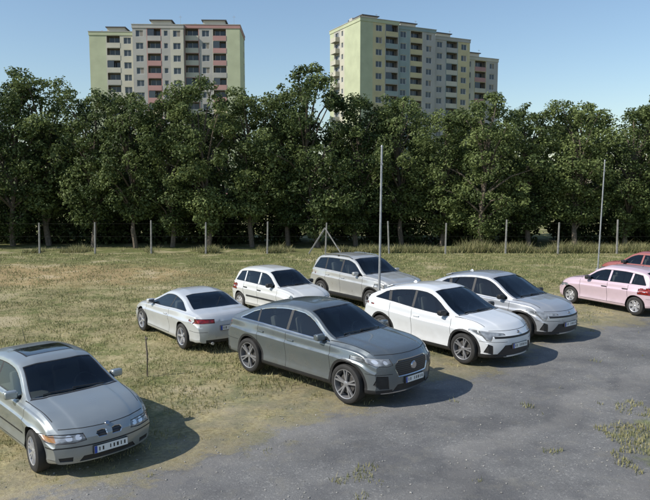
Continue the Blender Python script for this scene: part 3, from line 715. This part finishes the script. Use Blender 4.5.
def grass():
    n=230000; u=RNG.uniform(0,1,n); Y=7*(38/7.)**u; X=RNG.uniform(-.60,.60,n)*(Y+2); 
    s=.674*X-.739*Y+8.1
    cl=np.array([noise.noise(Vector((x*.9,y*.9,3)))+.6*noise.noise(Vector((x*3.1,y*3.1,9))) for x,y in zip(X,Y)])
    keep=(s+cl*2.2<-.2)&(cl*.9+RNG.uniform(-.5,.5,n)-np.clip((s+3.5)*.18,-.1,.5)>-.05)
    patch=((X-5.5)**2+((Y-9.4)*.6)**2<1.0+cl*2)&(RNG.uniform(0,1,n)<.7)
    tuft=(s>0)&(s<3.5)&(cl>.62)&(RNG.uniform(0,1,n)<.5)
    keep|=patch|tuft
    X=X[keep];Y=Y[keep];cl=cl[keep];n=len(X)
    h=RNG.uniform(.012,.05,n)*(.8+Y/40)*(1+1.2*(RNG.uniform(0,1,n)>.98)); w=RNG.uniform(.004,.008,n)*(.7+Y/12)
    blades('grass',X,Y,h,w,np.clip(RNG.normal(.55,.22,n)-.25*cl,0,1),GRASSM)
    n=26000; X=RNG.uniform(-21,24,n); Y=38.2+np.abs(RNG.normal(size=n))*.9
    cl=np.array([noise.noise(Vector((x*.5,1,3)))+.5*noise.noise(Vector((x*2.3,y,9))) for x,y in zip(X,Y)])+np.clip((X-2)*.04,-.35,.45)
    k=cl>-.15; X=X[k];Y=Y[k];cl=cl[k]; n=len(X)
    h=np.clip(RNG.uniform(.15,.6,n)*(.6+cl),.05,.9); blades('tall_weeds',X,Y,h,RNG.uniform(.012,.03,n),np.clip(RNG.normal(.5,.25,n),0,1),GRASSM)
grass()
# ------------------------------------------------------------------ fence, poles
CONC=pmat('concrete_post',(.24,.235,.22),.9,noise_amt=.25,nscale=6,bump=.3); STEEL=pmat('galvanised_steel',(.33,.34,.35),.5,metal=.4,noise_amt=.2); WIRE=pmat('rusty_wire',(.05,.045,.04),.8)
fence=empty('wire_fence',(0,38,0)); 
bm=bmesh.new(); xs=[-20.2,-16.9,-13.6,-10.3,-6.9,-3.45,0,3.7,7.1,10.5,13.6,17,20.3,23.6]
for i,x in enumerate(xs):
    h=2.0+random.uniform(-.25,.1); M=Matrix.Rotation(R(random.uniform(-2.5,2.5)),3,'Y')
    bbox_add(bm,(x+random.uniform(-.2,.2),0,h/2-.05),(.10,.10,h),0,bev=.015,seg=1,M=M,taper=(.8,.8))
for s in(-1,1):
    p=Vector((0,0,1.5)); q=Vector((s*.95,-.2,0)); d=q-p; bbox_add(bm,(p+q)/2,(d.length,.07,.07),0,M=d.to_track_quat('X','Z').to_matrix())
obj_from_bm(bm,'posts',[CONC],fence)
bm=bmesh.new()
for z in (.3,1.0,1.75): bbox_add(bm,(1.7,-.07,z),(44,.004,.004),0)
obj_from_bm(bm,'wires',[WIRE],fence)
def pole(x,y,h,lean,name='metal_pole'):
    E=empty(name,(x,y,0)); bm=bmesh.new()
    tube(bm,[Vector((0,0,-.1)),Vector((lean*.5,0,h*.5)),Vector((lean,0,h))],[.036,.032,.028],12)
    bmesh.ops.create_cone(bm,cap_ends=True,segments=12,radius1=.036,radius2=.022,depth=.05,matrix=Matrix.Translation((lean,0,h)))
    bmesh.ops.create_cone(bm,cap_ends=True,segments=16,radius1=.11,radius2=.09,depth=.12,matrix=Matrix.Translation((0,0,.02)))
    for z in(.8,h-.5): bbox_add(bm,(lean*z/h,-.04,z),(.07,.03,.05),0)
    obj_from_bm(bm,'shaft',[STEEL],E,smooth=40)
pole(1.56,18.6,5.1,.05); pole(12.9,30.5,5.15,.12)
E=empty('wooden_stake',(-3.74,13.35,0)); bm=bmesh.new(); tube(bm,[Vector((0,0,-.1)),Vector((.01,0,.45)),Vector((-.02,.01,.85))],[.022,.02,.014],7)
bbox_add(bm,(0,0,.8),(.05,.05,.05),0,bev=.012); obj_from_bm(bm,'stake',[pmat('weathered_wood',(.16,.13,.10),.9,noise_amt=.3,nscale=30)],E)
# ------------------------------------------------------------------ apartment blocks
def wallm(n,c): return pmat(n,c,.85,noise_amt=.10,nscale=.35)
WC=[wallm('render_cream',(.47,.45,.37)),wallm('render_lime',(.42,.45,.30)),wallm('render_rose',(.40,.23,.21)),wallm('render_teal',(.25,.31,.30)),wallm('render_grey',(.37,.36,.33)),
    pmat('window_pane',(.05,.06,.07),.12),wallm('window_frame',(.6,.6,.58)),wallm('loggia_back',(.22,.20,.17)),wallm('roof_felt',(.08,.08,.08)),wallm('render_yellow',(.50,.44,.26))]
def add_facade(V,F,MI,o,dr,nr,bays,ns,sh,z0):
    up=Vector((0,0,1))
    def quad(a,b,c,d,m):
        i=len(V); V.extend([tuple(a),tuple(b),tuple(c),tuple(d)]); F.append((i,i+1,i+2,i+3)); MI.append(m)
    def P(x,z,d=0): return o+dr*x+up*z-nr*d
    def rect(x0,x1,z0_,z1,m,d=0): quad(P(x0,z0_,d),P(x1,z0_,d),P(x1,z1,d),P(x0,z1,d),m)
    def hole(x0,x1,za,zb,a,b,c,e,dep,mw,mr):
        rect(x0,a,za,zb,mw); rect(b,x1,za,zb,mw); rect(a,b,za,c,mw); rect(a,b,e,zb,mw)
        quad(P(a,c),P(b,c),P(b,c,dep),P(a,c,dep),mr); quad(P(a,e,dep),P(b,e,dep),P(b,e),P(a,e),mr)
        quad(P(a,c),P(a,c,dep),P(a,e,dep),P(a,e),mr); quad(P(b,c,dep),P(b,c),P(b,e),P(b,e,dep),mr)
    x=0
    for (w,ty,mw,mp) in bays:
        for s in range(ns):
            za=z0+s*sh; zb=za+sh
            if ty=='blank': rect(x,x+w,za,zb,mw)
            elif ty=='win':
                a=x+w/2-.85;b=x+w/2+.85;c=za+.9;e=zb-.45; hole(x,x+w,za,zb,a,b,c,e,.18,mw,6)
                rect(a,b,c,e,6,.18); rect(a+.08,(a+b)/2-.04,c+.08,e-.08,5,.17); rect((a+b)/2+.04,b-.08,c+.08,e-.08,5 if random.random()>.15 else 7,.17)
            elif ty=='sml':
                a=x+w/2-.45;b=x+w/2+.45;c=za+1.1;e=zb-.5; hole(x,x+w,za,zb,a,b,c,e,.18,mw,6); rect(a,b,c,e,6,.18); rect(a+.08,b-.08,c+.08,e-.08,5,.17)
            elif ty=='log':
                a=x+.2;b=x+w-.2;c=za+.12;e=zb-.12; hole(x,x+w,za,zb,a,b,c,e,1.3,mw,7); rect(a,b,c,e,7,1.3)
                rect(a+.3,b-.3,c+.5,e-.2,5,1.27); rect(a+.3,a+.4,c+.5,e-.2,6,1.24); rect((a+b)/2-.05,(a+b)/2+.05,c+.5,e-.2,6,1.24)
                q=mp if random.random()>.2 else random.choice([0,4,9]); rect(a-.05,b+.05,za,c+1.0,q,-.06); quad(P(a-.05,c+1.0,-.06),P(b+.05,c+1.0,-.06),P(b+.05,c+1.0,.06),P(a-.05,c+1.0,.06),6)
                if random.random()<.3: rect(a,(a+b)/2,c+1.0,e,5,.03)
            elif ty=='bal':
                a=x+w/2-.8;b=x+w/2+.8;c=za+.15;e=zb-.45; hole(x,x+w,za,zb,a,b,c,e,.18,mw,6); rect(a,b,c,e,5,.18); rect((a+b)/2-.05,(a+b)/2+.05,c,e,6,.16)
                p0,p1,dd=x+.25,x+w-.25,-1.15
                rect(p0,p1,za,za+1.1,mp,dd); quad(P(p0,za,0),P(p0,za,dd),P(p0,za+1.1,dd),P(p0,za+1.1,0),mp); quad(P(p1,za,dd),P(p1,za,0),P(p1,za+1.1,0),P(p1,za+1.1,dd),mp)
                quad(P(p0,za,0),P(p1,za,0),P(p1,za,dd),P(p0,za,dd),4); quad(P(p0,za+.15,dd),P(p1,za+.15,dd),P(p1,za+.15,0),P(p0,za+.15,0),4)
        x+=w
    return x
def section_block(E,x,y,front,side,ns,sh,D,rb=True,z0=0.):
    V=[];F=[];MI=[]; w=sum(b[0] for b in front); H=z0+ns*sh
    X=Vector((1,0,0));Yv=Vector((0,1,0)); o=Vector((x,y,0))
    add_facade(V,F,MI,o,X,-Yv,front,ns,sh,z0)
    sd=sum(b[0] for b in side); side=side+[(D-sd,'blank',side[0][2],0)]
    add_facade(V,F,MI,o+Yv*D,-Yv,-X,side,ns,sh,z0)
    add_facade(V,F,MI,o+X*w,Yv,X,side[::-1],ns,sh,z0)
    add_facade(V,F,MI,o+X*w+Yv*D,-X,Yv,front[::-1],ns,sh,z0)
    def box(x0,x1,y0,y1,za,zb,m):
        i=len(V); V.extend([(x0,y0,za),(x1,y0,za),(x1,y1,za),(x0,y1,za),(x0,y0,zb),(x1,y0,zb),(x1,y1,zb),(x0,y1,zb)])
        for f in((0,1,5,4),(1,2,6,5),(2,3,7,6),(3,0,4,7),(4,5,6,7),(3,2,1,0)): F.append(tuple(i+k for k in f)); MI.append(m)
    if z0>0: box(x+.01,x+w-.01,y+.01,y+D-.01,-1,z0,4)
    box(x-.12,x+w+.12,y-.12,y+D+.12,H,H+.75,front[0][2]); box(x-.2,x+w+.2,y-.2,y+D+.2,H+.75,H+.9,4)
    if rb:
        box(x+w*.3,x+w*.7,y+D*.3,y+D*.7,H+.9,H+2.6,0); box(x+w*.27,x+w*.73,y+D*.27,y+D*.73,H+2.6,H+2.8,8)
        box(x+w*.12,x+w*.16,y+D*.4,y+D*.5,H+.9,H+2.2,4); box(x+w*.85,x+w*.853,y+D*.5,y+D*.503,H+.9,H+4.5,4)
        box(x+w*.82,x+w*.88,y+D*.5,y+D*.503,H+4.1,H+4.15,4)
    me=bpy.data.meshes.new('section'); me.from_pydata(V,[],F)
    for m in WC: me.materials.append(m)
    me.polygons.foreach_set('material_index',MI); me.update()
    ob=bpy.data.objects.new('section',me); COL.objects.link(ob); ob.parent=E
sh=2.8
A=empty('apartment_block',(-54.4,154,-.8),R(2))
section_block(A,0,0,[(3.8,'blank',1,0),(3.4,'log',0,0),(3.0,'win',0,0)],[(4,'win',1,0),(4,'win',1,0)],14,sh,13)
section_block(A,10.2,-1.2,[(3.2,'win',4,0),(3.4,'log',2,2),(2.0,'sml',4,0),(3.0,'win',0,0)],[(4,'win',0,0)],14,sh,13,z0=1.4)
section_block(A,21.8,.2,[(3.4,'log',2,0),(3.0,'win',4,0),(3.4,'log',0,2),(3.0,'blank',1,0)],[(4,'win',1,0)],14,sh,12.5,z0=1.8)
B=empty('apartment_block',(8.3,157,-.6),R(26))
section_block(B,0,0,[(3.4,'blank',1,0),(3.4,'win',9,0),(3.8,'log',4,3)],[(2.2,'blank',1,0),(3.4,'bal',4,0),(2.4,'sml',0,0)],15,sh,16,z0=1.)
section_block(B,10.6,.8,[(3.8,'win',3,0),(3.8,'log',0,9),(3.8,'win',4,0)],[(4,'win',1,0)],15,sh,13,z0=.4)
section_block(B,22.0,1.6,[(3.8,'win',4,0),(3.8,'log',3,0),(3.8,'win',9,0)],[(4,'win',1,0)],15,sh,13,z0=-.8)
section_block(B,33.4,4.6,[(4.0,'win',0,0),(4.0,'log',9,2),(4.0,'win',4,0)],[(4,'win',1,0)],14,sh,12,z0=-1.4)
# ------------------------------------------------------------------ light, sky, camera
sun_dir=Vector((-.90,-.36,0)).normalized()*math.cos(R(40))+Vector((0,0,math.sin(R(40))))
sl=bpy.data.lights.new('sun','SUN'); sl.energy=5.0; sl.angle=R(.5); sl.color=(1,.95,.86); so=bpy.data.objects.new('sun',sl); COL.objects.link(so)
so.rotation_euler=sun_dir.to_track_quat('Z','Y').to_euler(); so.location=(-20,-10,30)
w=bpy.data.worlds.new('World'); scene.world=w; w.use_nodes=True; nt=w.node_tree; bg=nt.nodes['Background']
sk=nt.nodes.new('ShaderNodeTexSky'); sk.sky_type='NISHITA'; sk.sun_disc=False; sk.sun_elevation=R(40); sk.sun_rotation=math.atan2(sun_dir.x,sun_dir.y)%(2*math.pi)
sk.air_density=1.2; sk.dust_density=.5; sk.ozone_density=3.0
nt.links.new(sk.outputs[0],bg.inputs[0]); bg.inputs[1].default_value=.14
cam=bpy.data.cameras.new('camera'); cam.lens=36; cam.sensor_width=36; cam.clip_end=6000; co=bpy.data.objects.new('camera',cam); COL.objects.link(co)
co.location=(0,0,4); co.rotation_euler=(R(90-5.71),0,0); scene.camera=co
scene.view_settings.view_transform='Standard'; scene.view_settings.look='None'; scene.view_settings.exposure=0
